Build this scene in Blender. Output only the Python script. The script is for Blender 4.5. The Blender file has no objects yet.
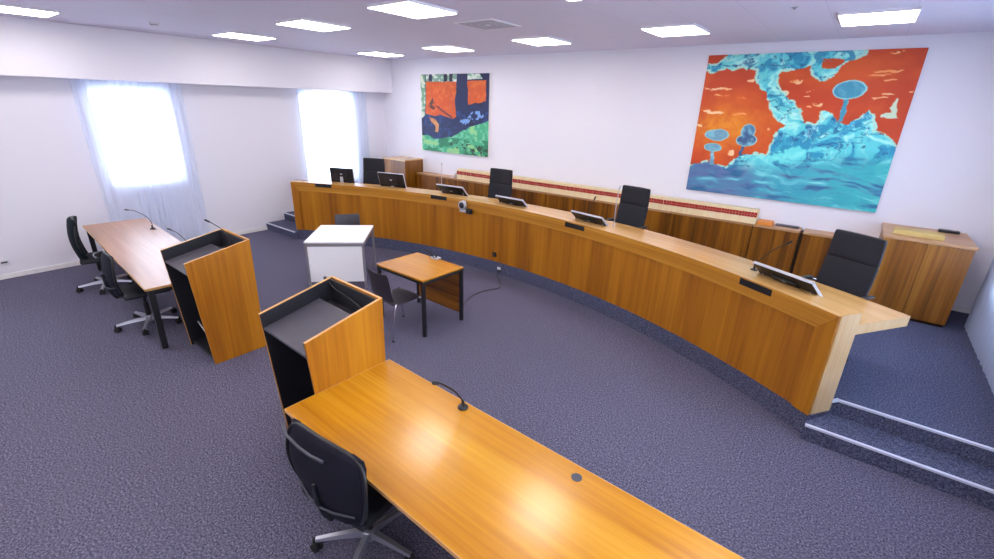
# Courtroom interior, built procedurally
import bpy, bmesh, math, random
import numpy as np
from mathutils import Vector, Matrix
random.seed(7)
PI = math.pi
COL = bpy.context.scene.collection

# ---------------------------------------------------------------- materials
def lin(c):
    return tuple(((v/255)/12.92 if v/255 <= .04045 else ((v/255+.055)/1.055)**2.4) for v in c)
def new_mat(name):
    m = bpy.data.materials.new(name); m.use_nodes = True
    nt = m.node_tree; b = nt.nodes['Principled BSDF']
    return m, nt, b
def plain(name, rgb, rough=.5, metal=0., bump=0., bscale=200., vary=0., spec=None, emit=None, estr=0., coat=0.):
    m, nt, b = new_mat(name)
    c = lin(rgb)+(1,)
    b.inputs['Base Color'].default_value = c
    b.inputs['Roughness'].default_value = rough
    b.inputs['Metallic'].default_value = metal
    if coat: b.inputs['Coat Weight'].default_value = coat; b.inputs['Coat Roughness'].default_value = .1
    if spec is not None: b.inputs['Specular IOR Level'].default_value = spec
    if emit: b.inputs['Emission Color'].default_value = lin(emit)+(1,); b.inputs['Emission Strength'].default_value = estr
    tc = nt.nodes.new('ShaderNodeTexCoord'); n = nt.nodes.new('ShaderNodeTexNoise')
    n.inputs['Scale'].default_value = bscale; n.inputs['Detail'].default_value = 3
    nt.links.new(tc.outputs['Object'], n.inputs['Vector'])
    if vary:
        mx = nt.nodes.new('ShaderNodeMix'); mx.data_type = 'RGBA'
        mx.inputs[6].default_value = tuple(v*(1-vary) for v in c[:3])+(1,)
        mx.inputs[7].default_value = tuple(min(1, v*(1+vary)) for v in c[:3])+(1,)
        nt.links.new(n.outputs['Fac'], mx.inputs[0]); nt.links.new(mx.outputs[2], b.inputs['Base Color'])
    if bump:
        bp = nt.nodes.new('ShaderNodeBump'); bp.inputs['Strength'].default_value = bump; bp.inputs['Distance'].default_value = .002
        nt.links.new(n.outputs['Fac'], bp.inputs['Height']); nt.links.new(bp.outputs['Normal'], b.inputs['Normal'])
    return m
def wood(name, dark, mid, light, rough=.32, stripe=3.0, fine=55., contrast=1.0, coat=.0):
    """UV: u across the grain, v along it, in metres"""
    m, nt, b = new_mat(name); N = nt.nodes; L = nt.links
    tc = N.new('ShaderNodeTexCoord'); oi = N.new('ShaderNodeObjectInfo')
    off = N.new('ShaderNodeVectorMath'); off.operation = 'SCALE'; off.inputs[0].default_value = (7.3, 3.1, 5.); L.new(oi.outputs['Random'], off.inputs['Scale'])
    add = N.new('ShaderNodeVectorMath'); L.new(tc.outputs['UV'], add.inputs[0]); L.new(off.outputs[0], add.inputs[1])
    def noise(su, sv, det, dist=0.):
        mp = N.new('ShaderNodeMapping'); mp.inputs['Scale'].default_value = (su, sv, 1); L.new(add.outputs[0], mp.inputs['Vector'])
        n = N.new('ShaderNodeTexNoise'); n.inputs['Scale'].default_value = 1; n.inputs['Detail'].default_value = det; n.inputs['Distortion'].default_value = dist
        L.new(mp.outputs[0], n.inputs['Vector']); return n.outputs['Fac']
    a = noise(stripe, .12, 2, .3); c = noise(fine, 1.1, 4, .2); d = noise(stripe*4, .5, 3, .6)
    def math2(op, x, y):
        k = N.new('ShaderNodeMath'); k.operation = op
        for i, q in enumerate((x, y)):
            if isinstance(q, (int, float)): k.inputs[i].default_value = q
            else: L.new(q, k.inputs[i])
        return k.outputs[0]
    s = math2('ADD', math2('ADD', math2('MULTIPLY', a, .42), math2('MULTIPLY', c, .26)), math2('MULTIPLY', d, .32))
    r = N.new('ShaderNodeValToRGB'); e = r.color_ramp.elements
    e[0].position = .5-.16/contrast; e[0].color = lin(dark)+(1,); e[1].position = .5+.16/contrast; e[1].color = lin(light)+(1,)
    k = e.new(.5); k.color = lin(mid)+(1,)
    L.new(s, r.inputs[0]); L.new(r.outputs[0], b.inputs['Base Color'])
    b.inputs['Roughness'].default_value = rough
    if coat: b.inputs['Coat Weight'].default_value = coat; b.inputs['Coat Roughness'].default_value = .15
    bp = N.new('ShaderNodeBump'); bp.inputs['Strength'].default_value = .12; bp.inputs['Distance'].default_value = .001
    L.new(c, bp.inputs['Height']); L.new(bp.outputs[0], b.inputs['Normal'])
    return m
def carpet_mat(name, c1, c2, c3):
    m, nt, b = new_mat(name); N = nt.nodes; L = nt.links
    tc = N.new('ShaderNodeTexCoord')
    n = N.new('ShaderNodeTexNoise'); n.inputs['Scale'].default_value = 70; n.inputs['Detail'].default_value = 8; n.inputs['Roughness'].default_value = .95
    L.new(tc.outputs['Object'], n.inputs['Vector'])
    r = N.new('ShaderNodeValToRGB'); e = r.color_ramp.elements
    e[0].position = .41; e[0].color = lin(c1)+(1,); e[1].position = .59; e[1].color = lin(c3)+(1,)
    k = e.new(.5); k.color = lin(c2)+(1,)
    L.new(n.outputs['Fac'], r.inputs[0]); L.new(r.outputs[0], b.inputs['Base Color'])
    b.inputs['Roughness'].default_value = .95; b.inputs['Specular IOR Level'].default_value = .15
    bp = N.new('ShaderNodeBump'); bp.inputs['Strength'].default_value = .35; bp.inputs['Distance'].default_value = .003
    L.new(n.outputs['Fac'], bp.inputs['Height']); L.new(bp.outputs[0], b.inputs['Normal'])
    return m
def ceiling_mat():
    m, nt, b = new_mat('ceiling panels'); N = nt.nodes; L = nt.links
    tc = N.new('ShaderNodeTexCoord')
    mp = N.new('ShaderNodeMapping'); mp.inputs['Location'].default_value = (.56, 6.0, 0); L.new(tc.outputs['Object'], mp.inputs['Vector'])
    br = N.new('ShaderNodeTexBrick'); br.offset = 0; br.inputs['Scale'].default_value = 1
    br.inputs['Brick Width'].default_value = .65; br.inputs['Row Height'].default_value = 2.45; br.inputs['Mortar Size'].default_value = .004
    c = lin((216, 211, 228))+(1,); c2 = lin((200, 198, 218))+(1,)
    br.inputs['Color1'].default_value = c; br.inputs['Color2'].default_value = c; br.inputs['Mortar'].default_value = c2
    L.new(mp.outputs[0], br.inputs['Vector']); L.new(br.outputs['Color'], b.inputs['Base Color'])
    b.inputs['Roughness'].default_value = .8
    return m
def sheer_mat(name, rgb, transp=.35):
    m = bpy.data.materials.new(name); m.use_nodes = True; nt = m.node_tree; N = nt.nodes; L = nt.links
    N.clear(); o = N.new('ShaderNodeOutputMaterial')
    d = N.new('ShaderNodeBsdfDiffuse'); t = N.new('ShaderNodeBsdfTranslucent'); tr = N.new('ShaderNodeBsdfTransparent')
    c = lin(rgb)+(1,); d.inputs[0].default_value = c; t.inputs[0].default_value = c
    tc = N.new('ShaderNodeTexCoord'); w = N.new('ShaderNodeTexNoise'); w.inputs['Scale'].default_value = 400; L.new(tc.outputs['Object'], w.inputs['Vector'])
    mr = N.new('ShaderNodeMapRange'); mr.inputs[3].default_value = transp-.08; mr.inputs[4].default_value = transp+.08; L.new(w.outputs['Fac'], mr.inputs[0])
    a = N.new('ShaderNodeMixShader'); a.inputs[0].default_value = .55; L.new(d.outputs[0], a.inputs[1]); L.new(t.outputs[0], a.inputs[2])
    b = N.new('ShaderNodeMixShader'); L.new(mr.outputs[0], b.inputs[0]); L.new(a.outputs[0], b.inputs[1]); L.new(tr.outputs[0], b.inputs[2])
    L.new(b.outputs[0], o.inputs[0]); return m
def glass_mat():
    m = bpy.data.materials.new('window glass'); m.use_nodes = True; nt = m.node_tree; N = nt.nodes; L = nt.links
    N.clear(); o = N.new('ShaderNodeOutputMaterial'); tr = N.new('ShaderNodeBsdfTransparent'); g = N.new('ShaderNodeBsdfGlossy')
    g.inputs['Roughness'].default_value = .02; tr.inputs[0].default_value = (.93, .97, 1, 1)
    f = N.new('ShaderNodeFresnel'); f.inputs[0].default_value = 1.3; mx = N.new('ShaderNodeMixShader')
    L.new(f.outputs[0], mx.inputs[0]); L.new(tr.outputs[0], mx.inputs[1]); L.new(g.outputs[0], mx.inputs[2]); L.new(mx.outputs[0], o.inputs[0]); return m
def mesh_fabric():
    m, nt, b = new_mat('black mesh fabric'); N = nt.nodes; L = nt.links
    b.inputs['Base Color'].default_value = lin((18, 19, 34))+(1,); b.inputs['Roughness'].default_value = .8; b.inputs['Specular IOR Level'].default_value = .25
    tc = N.new('ShaderNodeTexCoord'); v = N.new('ShaderNodeTexVoronoi'); v.inputs['Scale'].default_value = 260; L.new(tc.outputs['Object'], v.inputs['Vector'])
    mr = N.new('ShaderNodeMapRange'); mr.inputs[1].default_value = .25; mr.inputs[2].default_value = .4; mr.inputs[3].default_value = .55; mr.inputs[4].default_value = 1
    L.new(v.outputs['Distance'], mr.inputs[0]); L.new(mr.outputs[0], b.inputs['Alpha']); return m
def attr_mat(name):
    m, nt, b = new_mat(name)
    a = nt.nodes.new('ShaderNodeAttribute'); a.attribute_name = 'paint'
    nt.links.new(a.outputs['Color'], b.inputs['Base Color']); b.inputs['Roughness'].default_value = .55
    tc = nt.nodes.new('ShaderNodeTexCoord'); n = nt.nodes.new('ShaderNodeTexNoise'); n.inputs['Scale'].default_value = 25; n.inputs['Detail'].default_value = 5
    nt.links.new(tc.outputs['Object'], n.inputs['Vector'])
    bp = nt.nodes.new('ShaderNodeBump'); bp.inputs['Strength'].default_value = .25; bp.inputs['Distance'].default_value = .004
    nt.links.new(n.outputs['Fac'], bp.inputs['Height']); nt.links.new(bp.outputs[0], b.inputs['Normal'])
    return m
M = {
 'wall': plain('white plaster', (231, 229, 236), .85, bump=.08, bscale=120),
 'wallg': plain('lower wall plaster', (224, 222, 231), .85, bump=.08, bscale=120),
 'ceil': ceiling_mat(),
 'carpet': carpet_mat('heather grey carpet', (30, 29, 44), (78, 76, 96), (144, 141, 163)),
 'carpet2': carpet_mat('daylight tinted carpet', (30, 32, 50), (70, 73, 97), (124, 128, 154)),  # same carpet as the floor, with the daylight's blue put into the colour
 'base': plain('baseboard paint', (228, 226, 226), .4),
 'nosing': plain('brushed aluminium nosing', (205, 208, 222), .4, metal=.15),
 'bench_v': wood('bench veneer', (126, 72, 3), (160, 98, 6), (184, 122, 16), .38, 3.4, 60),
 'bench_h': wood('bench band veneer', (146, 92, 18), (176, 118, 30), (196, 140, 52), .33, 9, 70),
 'bench_t': wood('reflection lightened bench top veneer', (176, 130, 70), (200, 156, 94), (214, 174, 116), .26, 5, 60, .8, .3),  # bench veneer made paler to carry the reflection on its tops
 'bench_e': wood('glare lightened bench end veneer', (184, 144, 92), (206, 168, 118), (218, 184, 138), .22, 5, 60, .7, 1.0),  # pale base colour paints in the window glare on the bench ends
 'desk': wood('desk veneer', (162, 100, 6), (188, 127, 14), (204, 150, 36), .24, 4.5, 60, .9, .25),
 'desk2': wood('grey desk veneer', (146, 102, 74), (168, 124, 94), (186, 144, 114), .42, 4.5, 60, .7, .25),
 'side': wood('lectern veneer', (146, 84, 4), (176, 110, 8), (196, 132, 20), .35, 3.2, 50, 1.1),
 'cab': wood('cabinet veneer', (78, 42, 4), (124, 72, 8), (158, 100, 20), .38, 5.0, 45, 1.25),
 'cabr': wood('tall cabinet veneer', (94, 54, 12), (138, 84, 22), (166, 112, 40), .36, 4.5, 45, 1.1),
 'cabt': wood('reflection lightened cabinet top veneer', (158, 114, 72), (184, 140, 98), (200, 158, 116), .35, 5, 50, .8),  # lighter than the fronts: reflected light put into the base colour
 'edge': plain('wood edge band', (204, 156, 96), .4, vary=.1, bscale=40),
 'edged': plain('gap shade and plinth board', (40, 24, 12), .8),  # dark brown for plinths, and painted shade for the gap between cabinets
 'blackm': plain('black powder coat', (22, 22, 28), .45, bump=.1, bscale=600),
 'blackl': plain('black laminate', (30, 30, 38), .5, bump=.15, bscale=300),
 'greyl': plain('dark grey linoleum', (72, 70, 80), .38, vary=.12, bscale=12),
 'plastic': plain('black plastic', (20, 21, 26), .4),
 'plasticg': plain('dark grey plastic', (58, 60, 70), .45),
 'fabric': plain('navy black upholstery', (17, 19, 31), .75, bump=.3, bscale=500),
 'fabricg': plain('dark green black fabric', (12, 24, 30), .85, spec=.25, bump=.3, bscale=500),
 'mesh': mesh_fabric(),
 'chrome': plain('chrome', (215, 216, 225), .16, metal=1),
 'alu': plain('silver aluminium', (200, 202, 214), .3, metal=.85),
 'silver': plain('silver plastic', (178, 180, 188), .4, metal=.2),
 'screen': plain('monitor screen', (12, 12, 16), .15),
 'white': plain('white laminate', (236, 236, 240), .35),
 'greyedge': plain('grey table rail', (150, 148, 156), .35, metal=.5),
 'ply': plain('dark stained plywood', (44, 40, 48), .4, vary=.15, bscale=30),
 'rubber': plain('black rubber', (14, 14, 16), .7),
 'cream': plain('cream book cloth', (240, 220, 176), .6, vary=.05, bscale=30),
 'cream2': plain('pale book cloth', (238, 214, 168), .6, vary=.05, bscale=30),
 'red': plain('red spine label', (168, 30, 22), .55, vary=.25, bscale=60),
 'gilt': plain('pale spine lettering', (240, 200, 170), .5),
 'pages': plain('page block', (232, 222, 200), .8),
 'orange': plain('orange card', (226, 140, 56), .5, vary=.06, bscale=20),
 'card': plain('tan cardboard', (200, 172, 106), .65, vary=.06, bscale=20),
 'canvas': plain('raw canvas edge', (220, 214, 206), .8),
 'socket': plain('black socket plate', (24, 22, 24), .4),
 'sockw': plain('white socket plate', (215, 212, 218), .4),
 'led': plain('luminous ceiling diffuser', (255, 252, 250), .5, emit=(255, 247, 243), estr=9),
 'ledf': plain('light frame', (235, 232, 238), .5),
 'ventm': plain('grey vent face', (168, 164, 178), .6),
 'sheer': sheer_mat('sheer white curtain', (232, 238, 252), .24),
 'sheerb': sheer_mat('sheer side curtain', (214, 226, 248), .22),
 'glass': glass_mat(),
 'frame': plain('window frame paint', (235, 238, 244), .4),
 'paint': attr_mat('oil paint'),
 'exterior': plain('outside sill stone', (200, 200, 205), .8),
}

# ---------------------------------------------------------------- helpers
def tag(o, label=None, cat=None, group=None, kind=None):
    if label: o['label'] = label
    if cat: o['category'] = cat
    if group: o['group'] = group
    if kind: o['kind'] = kind
    return o
def thing(name, label, cat, loc=(0, 0, 0), rz=0., group=None):
    o = bpy.data.objects.new(name, None); COL.objects.link(o); o.empty_display_size = .1
    o.location = loc; o.rotation_euler = (0, 0, rz)
    return tag(o, label, cat, group)
class MB:
    def __init__(s): s.v = []; s.f = []; s.uv = []
    def add(s, vs, fs, uvs=None):
        b = len(s.v); s.v += [tuple(x) for x in vs]
        for i, f in enumerate(fs):
            s.f.append([b+k for k in f]); s.uv.append(uvs[i] if uvs else None)
        return s
    def box(s, x0, x1, y0, y1, z0, z1, mat=None):
        vs = [(x, y, z) for z in (z0, z1) for y in (y0, y1) for x in (x0, x1)]
        if mat is not None: vs = [mat @ Vector(q) for q in vs]
        return s.add(vs, [(0, 2, 3, 1), (4, 5, 7, 6), (0, 1, 5, 4), (2, 6, 7, 3), (0, 4, 6, 2), (1, 3, 7, 5)])
    def prism(s, pts, z0, z1, mat=None):
        """polygon (ccw seen from +z) extruded in z"""
        n = len(pts); vs = [(x, y, z0) for x, y in pts]+[(x, y, z1) for x, y in pts]
        if mat is not None: vs = [mat @ Vector(q) for q in vs]
        return s.add(vs, [list(range(n))[::-1], list(range(n, 2*n))]+[(i, (i+1) % n, n+(i+1) % n, n+i) for i in range(n)])
    def tube(s, path, r, n=10, cap=True):
        path = [Vector(p) for p in path]; rs = r if isinstance(r, (list, tuple)) else [r]*len(path)
        rings = []; up = None
        for i, p in enumerate(path):
            t = (path[min(i+1, len(path)-1)]-path[max(i-1, 0)]).normalized()
            if up is None:
                up = Vector((0, 0, 1)) if abs(t.z) < .9 else Vector((1, 0, 0))
            a = t.cross(up); 
            if a.length < 1e-5: a = t.cross(Vector((0, 1, 0)))
            a.normalize(); b = a.cross(t).normalized(); up = b
            rings.append([p+a*math.cos(2*PI*k/n)*rs[i]+b*math.sin(2*PI*k/n)*rs[i] for k in range(n)])
        return s.rings(rings, cap)
    def rings(s, rings, cap=True, closed=True):
        n = len(rings[0]); vs = [q for r in rings for q in r]; fs = []
        for i in range(len(rings)-1):
            for k in range(n if closed else n-1):
                fs.append((i*n+k, i*n+(k+1) % n, (i+1)*n+(k+1) % n, (i+1)*n+k))
        if cap: fs += [list(range(n))[::-1], [(len(rings)-1)*n+k for k in range(n)]]
        return s.add(vs, fs)
    def cyl(s, c, r, z0, z1, n=20, r2=None):
        r2 = r if r2 is None else r2
        return s.rings([[(c[0]+math.cos(2*PI*k/n)*q, c[1]+math.sin(2*PI*k/n)*q, z) for k in range(n)] for q, z in ((r, z0), (r2, z1))])
    def lathe(s, c, prof, n=20, mat=None):
        rg = [[Vector((c[0]+math.cos(2*PI*k/n)*r, c[1]+math.sin(2*PI*k/n)*r, c[2]+z)) for k in range(n)] for r, z in prof]
        if mat is not None: rg = [[mat @ q for q in r] for r in rg]
        return s.rings(rg)
    def ball(s, c, r, n=12, sq=(1, 1, 1)):
        rg = [[(c[0]+sq[0]*r*math.sin(a)*math.cos(2*PI*k/n), c[1]+sq[1]*r*math.sin(a)*math.sin(2*PI*k/n), c[2]-sq[2]*r*math.cos(a)) for k in range(n)] for a in [PI*(i+.02)/(n//2+.04)+.01 for i in range(n//2+1)]]
        return s.rings(rg)
    def pad(s, line, width, thick, curve=0., n=20, power=4.):
        """rounded cushion lofted along a centreline of (y, z); width along x; curve bends the sides forward"""
        m = len(line); rg = []
        for i, (y, z) in enumerate(line):
            y0, z0 = line[max(i-1, 0)]; y1, z1 = line[min(i+1, m-1)]
            t = Vector((0, y1-y0, z1-z0)).normalized(); nn = Vector((0, t.z, -t.y))  # normal
            u = i/(m-1); w = width(u) if callable(width) else width; th = thick(u) if callable(thick) else thick
            e = min(u, 1-u)*(m-1); sc = {0: .80, 1: .96}.get(int(round(e)), 1.); ts = {0: .35, 1: .85}.get(int(round(e)), 1.)
            ring = []
            for k in range(n):
                a = 2*PI*k/n; ca, sa = math.cos(a), math.sin(a)
                px = math.copysign(abs(ca)**(2/power), ca)*w/2*(1-(1-sc)*.35); pt = math.copysign(abs(sa)**(2/power*1.3), sa)*th/2*ts
                cv = curve*(px/(w/2))**2
                q = Vector((px, y, z))+nn*(pt+cv); ring.append(q)
            rg.append(ring)
        return s.rings(rg)
    def build(s, name, mat, parent=None, grain='z', smooth=False, bevel=0., label=None, uvs=None):
        me = bpy.data.meshes.new(name); me.from_pydata(s.v, [], s.f)
        bm = bmesh.new(); bm.from_mesh(me); bmesh.ops.recalc_face_normals(bm, faces=bm.faces) if uvs is None else None
        bm.to_mesh(me); bm.free()
        ul = me.uv_layers.new(name='UVMap'); g = 'xyz'.index(grain)
        for p in me.polygons:
            cu = s.uv[p.index]
            nrm = p.normal; ax = max(range(3), key=lambda i: abs(nrm[i]))
            if ax == g: a, b = (g+1) % 3, (g+2) % 3
            else: a = 3-ax-g; b = g
            for j, li in enumerate(p.loop_indices):
                vi = me.loops[li].vertex_index
                if cu is not None:
                    base = s.f[p.index].index(vi); ul.data[li].uv = cu[base]
                else:
                    co = me.vertices[vi].co; ul.data[li].uv = (co[a], co[b])
        if smooth:
            for p in me.polygons: p.use_smooth = True
            try: me.set_sharp_from_angle(angle=math.radians(50))
            except Exception: pass
        me.materials.append(mat if not isinstance(mat, str) else M[mat])
        o = bpy.data.objects.new(name, me); COL.objects.link(o)
        if parent: o.parent = parent
        if bevel:
            b = o.modifiers.new('bevel', 'BEVEL'); b.width = bevel; b.segments = 2; b.limit_method = 'ANGLE'; b.angle_limit = math.radians(50)
        if label: o['label'] = label
        return o
def struct(name, mb, mat, **k):
    o = mb.build(name, mat, **k); o['kind'] = 'structure'; return o
def copy_tree(o, parent=None):
    c = o.copy(); COL.objects.link(c)
    if parent: c.parent = parent
    for ch in o.children: copy_tree(ch, c)
    return c
def spline(pts, n=8):
    P = [Vector(p) for p in pts]; P = [2*P[0]-P[1]]+P+[2*P[-1]-P[-2]]; out = []
    for i in range(1, len(P)-2):
        for k in range(n):
            t = k/n; a, b, c, d = P[i-1], P[i], P[i+1], P[i+2]
            out.append(.5*((2*b)+(c-a)*t+(2*a-5*b+4*c-d)*t*t+(3*b-a-3*c+d)*t**3))
    out.append(P[-2]); return out
# ---------------------------------------------------------------- room
XL, XS, XR = -9.75, -9.42, 1.6          # left wall, soffit face, right wall
YB, YF, ZC = 8.0, -4.0, 3.57
def wall_x(x0, x1, ya, yb, za, zb, holes):
    """slab between x0..x1 with rectangular holes (y0,y1,z0,z1), in ascending y"""
    m = MB(); y = ya
    for (h0, h1, z0, z1) in holes:
        if h0 > y: m.box(x0, x1, y, h0, za, zb)
        m.box(x0, x1, h0, h1, za, z0); m.box(x0, x1, h0, h1, z1, zb); y = h1
    m.box(x0, x1, y, yb, za, zb); return m
HL_ = [(-1.45, -.40, 1.15, 2.70), (2.19, 3.24, 1.22, 2.72), (5.72, 7.0, .85, 2.80)]
HR_ = [(.6, 2.4, .9, 2.9), (3.3, 4.9, .9, 2.9), (5.4, 6.9, .9, 2.9)]
struct('floor', MB().box(XL-.3, XR+.3, YF-.2, YB+.2, -.12, 0), 'carpet')
struct('wall_left', wall_x(XL-.32, XL, YF, YB, 0, ZC, HL_), 'wallg')
struct('wall_right', wall_x(XR, XR+.3, YF, YB, 0, ZC, HR_), 'wall')
struct('wall_back', MB().box(XL-.32, XR+.3, YB, YB+.2, 0, ZC), 'wall')
struct('wall_front', MB().box(XL-.32, XR+.3, YF-.2, YF, 0, ZC), 'wall')
struct('ceiling', MB().box(XL-.32, XR+.3, YF-.2, YB+.2, ZC, ZC+.15), 'ceil')
struct('trim_1', MB().box(XL+.0005, XS, YF, YB-.0005, 2.845, ZC-.0005), 'wall')
struct('baseboard_left', MB().box(XL, XL+.018, YF, 4.68, 0, .075), 'base', bevel=.004)
struct('baseboard_back', MB().box(XL, XR, YB-.018, YB, .30, .36), 'base')
def window(n, xo, s, h):
    """s = +1 when the room lies on +x of the pane"""
    y0, y1, z0, z1 = h; fr = MB(); a = .06
    x0, x1 = sorted((xo, xo+s*.06))
    fr.box(x0, x1, y0, y0+a, z0, z1); fr.box(x0, x1, y1-a, y1, z0, z1); fr.box(x0, x1, y0+a, y1-a, z0, z0+a); fr.box(x0, x1, y0+a, y1-a, z1-a, z1)
    w = fr.build('window_%d' % n, 'frame', bevel=.004); w['kind'] = 'structure'
    xm = xo+s*.03
    MB().box(xm-.004, xm+.004, y0+a, y1-a, z0+a, z1-a).build('pane', 'glass', w)
    xs0, xs1 = sorted((xo+s*.06, xo+s*.30))
    MB().box(xs0, xs1, y0, y1, z0, z0+.02).build('window_sill', 'frame', w)
    return w
for i, h in enumerate(HL_[1:]+HL_[:1]): window(i+1, XL-.31, 1, h)
for i, h in enumerate(HR_[::-1]): window(i+4, XR+.29, -1, h)

# curtains: pleated sheets
def curtain(name, mat, x, y0, y1, z0, z1, label, amp=.035, pitch=.11, seed=0, group=None):
    rnd = random.Random(seed); m = MB(); n = int((y1-y0)/pitch*10); nz = 14
    ph = [rnd.uniform(-.6, .6) for _ in range(200)]
    cols = []
    for i in range(n+1):
        y = y0+(y1-y0)*i/n; k = (y-y0)/pitch; j = int(k); fr = k-j
        p = ph[j]*(1-fr)+ph[j+1]*fr; a = amp*(.6+.4*math.sin(k*.9+seed))
        cols.append([(x+a*(1-.25*(1-t))*math.sin(2*PI*k+p*(1-t)*1.5)*(.55+.45*(1-t)), y+.012*math.sin(k*3+5*t)*(1-t), z0+(z1-z0)*t) for t in [q/nz for q in range(nz+1)]])
    m.rings(cols, cap=False, closed=False)
    o = m.build(name, mat, smooth=True); return tag(o, label, 'curtain', group)
curtain('sheer_curtain', 'sheer', -9.655, 1.99, 3.48, .02, 2.84, 'white sheer curtain hanging behind the pale left desk', seed=2)
curtain('sheer_curtain', 'sheer', -9.655, 5.62, 7.38, .31, 2.84, 'white sheer curtain beside the steps at the left end of the curved bench', seed=5)
curtain('sheer_curtain', 'sheerb', 1.47, 3.10, 7.36, .315, 3.54, 'bluish sheer curtain at the right wall next to the tall two-door cabinet', amp=.007, pitch=.16, seed=9)
MB().box(1.44, 1.50, 3.1, 7.38, 3.54, 3.5695).build('curtain_rail', 'frame')
tag(bpy.data.objects['curtain_rail'], 'white ceiling rail carrying the bluish right-hand curtain', 'curtain rail')

# ---------------------------------------------------------------- platform
CX, CY, RB = -4.503, -2.512, 8.25
AL, AR = math.radians(-29.72), math.radians(34.50)
def P(a, r, z=0): return (CX+r*math.sin(a), CY+r*math.cos(a), z)
def P2(a, r): return (CX+r*math.sin(a), CY+r*math.cos(a))
NA = 72
AR2, AL2 = AR-.002, AL+.002
arc = [P2(AR2+(AL2-AR2)*i/NA, RB+.02) for i in range(NA+1)]
def rad_at_y(a, y): t = (y-CY)/math.cos(a); return (CX+t*math.sin(a), y)
poly = arc+[rad_at_y(AL2, 5.04), (XL, 5.04), (XL, YB), (XR, YB), (XR, 4.555), rad_at_y(AR2, 4.555)]
# counter-clockwise check: arc runs right->left, then back wall left->right is clockwise
struct('floor_platform', MB().prism(poly[::-1], 0, .30), 'carpet2')
struct('floor_step_right', MB().prism([(P2(AR2, RB+.02)[0]+.0, 4.222), (XR, 4.222), (XR, 4.554), (rad_at_y(AR2, 4.554)[0]+.002, 4.554), (P2(AR2, RB+.02)[0]+.004, 4.28)], 0, .15), 'carpet2')
struct('floor_step_left', MB().prism([(XL, 4.62), (P2(AL2, RB+.02)[0]-.03, 4.62), (P2(AL2, RB+.02)[0]-.004, 4.66), (rad_at_y(AL2, 5.039)[0]-.002, 5.039), (XL, 5.039)], 0, .15), 'carpet2')
nz = MB()
def nose(m, a, b, z):
    a = Vector(a); b = Vector(b); d = (b-a).normalized(); n = Vector((-d.y, d.x))
    q = [a-n*.005, b-n*.005, b+n*.022, a+n*.022]; m.prism([(v.x, v.y) for v in q], z-.014, z+.004)
x0 = P2(AR2, RB+.02)[0]
m1 = MB(); nose(m1, (x0+.006, 4.222), (XR, 4.222), .15); struct('trim_2', m1, 'nosing')
m1 = MB(); nose(m1, (rad_at_y(AR, 4.555)[0], 4.555), (XR, 4.555), .30); nose(m1, P2(AR, RB+.262), rad_at_y(AR, 4.575), .30); struct('trim_3', m1, 'nosing')
m1 = MB(); nose(m1, (XL, 4.62), (P2(AL2, RB+.02)[0]-.03, 4.62), .15); struct('trim_4', m1, 'nosing')
m1 = MB(); nose(m1, (XL, 5.04), rad_at_y(AL, 5.04), .30); struct('trim_5', m1, 'nosing')

# ---------------------------------------------------------------- curved bench
def sweep(prof, a0f, a1f, n=NA, grain='arc'):
    """profile [(rho, z)] closed, swept between angles a0f(rho,z)..a1f(rho,z)"""
    f0 = a0f if callable(a0f) else (lambda r, z: a0f); f1 = a1f if callable(a1f) else (lambda r, z: a1f)
    k = len(prof); m = MB(); V = []; per = [0]
    for i in range(k): per.append(per[-1]+math.dist(prof[i], prof[(i+1) % k]))
    for i in range(n+1):
        t = i/n
        for r, z in prof: V.append(P(f0(r, z)*(1-t)+f1(r, z)*t, r, z))
    F = []; U = []
    for i in range(n):
        for j in range(k):
            j2 = (j+1) % k; F.append((i*k+j, i*k+j2, (i+1)*k+j2, (i+1)*k+j))
            def uv(i_, pp, jj):
                r, z = prof[jj]; t = i_/n; s = RB*(f0(r, z)*(1-t)+f1(r, z)*t)
                return (s, pp) if grain == 'v' else (pp, s)
            U.append([uv(i, per[j], j), uv(i, per[j+1], j2), uv(i+1, per[j+1], j2), uv(i+1, per[j], j)])
    F.append(list(range(k))[::-1]); U.append([(prof[j][0], prof[j][1]) for j in range(k)][::-1])
    F.append([n*k+j for j in range(k)]); U.append([(prof[j][0], prof[j][1]) for j in range(k)])
    return m.add(V, F, U)
def rect(r0, r1, z0, z1): return [(r0, z0), (r1, z0), (r1, z1), (r0, z1)]
ZB, ZT, ZM, ZD = .205, 1.155, .985, 1.05
BW = .155/RB
bench = thing('curved_bench', 'long curved oak judges bench with recessed front panelling on a carpeted platform', 'bench', (0, 0, 0))
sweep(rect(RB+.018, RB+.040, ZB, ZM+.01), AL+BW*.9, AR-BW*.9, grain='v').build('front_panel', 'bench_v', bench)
mit = lambda r, z: BW*(ZT-min(max(z, ZM), ZT))/(ZT-ZM)
sweep(rect(RB, RB+.034, ZM, ZT-.004), lambda r, z: AL+mit(r, z), lambda r, z: AR-mit(r, z)).build('top_rail', 'bench_h', bench)
def stile(side):
    A = AL if side < 0 else AR; prof = lambda t: ZM+(ZT-.004-ZM)*t
    m = MB(); n = 4; V = []; F = []; U = []
    for i in range(n+1):
        t = i/n; a = A-side*BW*(1-t) if side > 0 else A+BW*(1-t); zt = prof(t)
        for r, z in rect(RB, RB+.034, ZB, zt): V.append(P(a, r, z)); U.append((RB*a, z))
    for i in range(n):
        for j in range(4): F.append((i*4+j, i*4+(j+1) % 4, (i+1)*4+(j+1) % 4, (i+1)*4+j))
    F += [(3, 2, 1, 0), tuple(n*4+j for j in range(4))]
    return m.add(V, F, [[U[i] for i in f] for f in F]).build('end_stile', 'bench_v', bench)
stile(-1); stile(1)
sweep(rect(RB, RB+.26, ZT-.004, ZT), AL, AR).build('top_cap', 'bench_t', bench)
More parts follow.
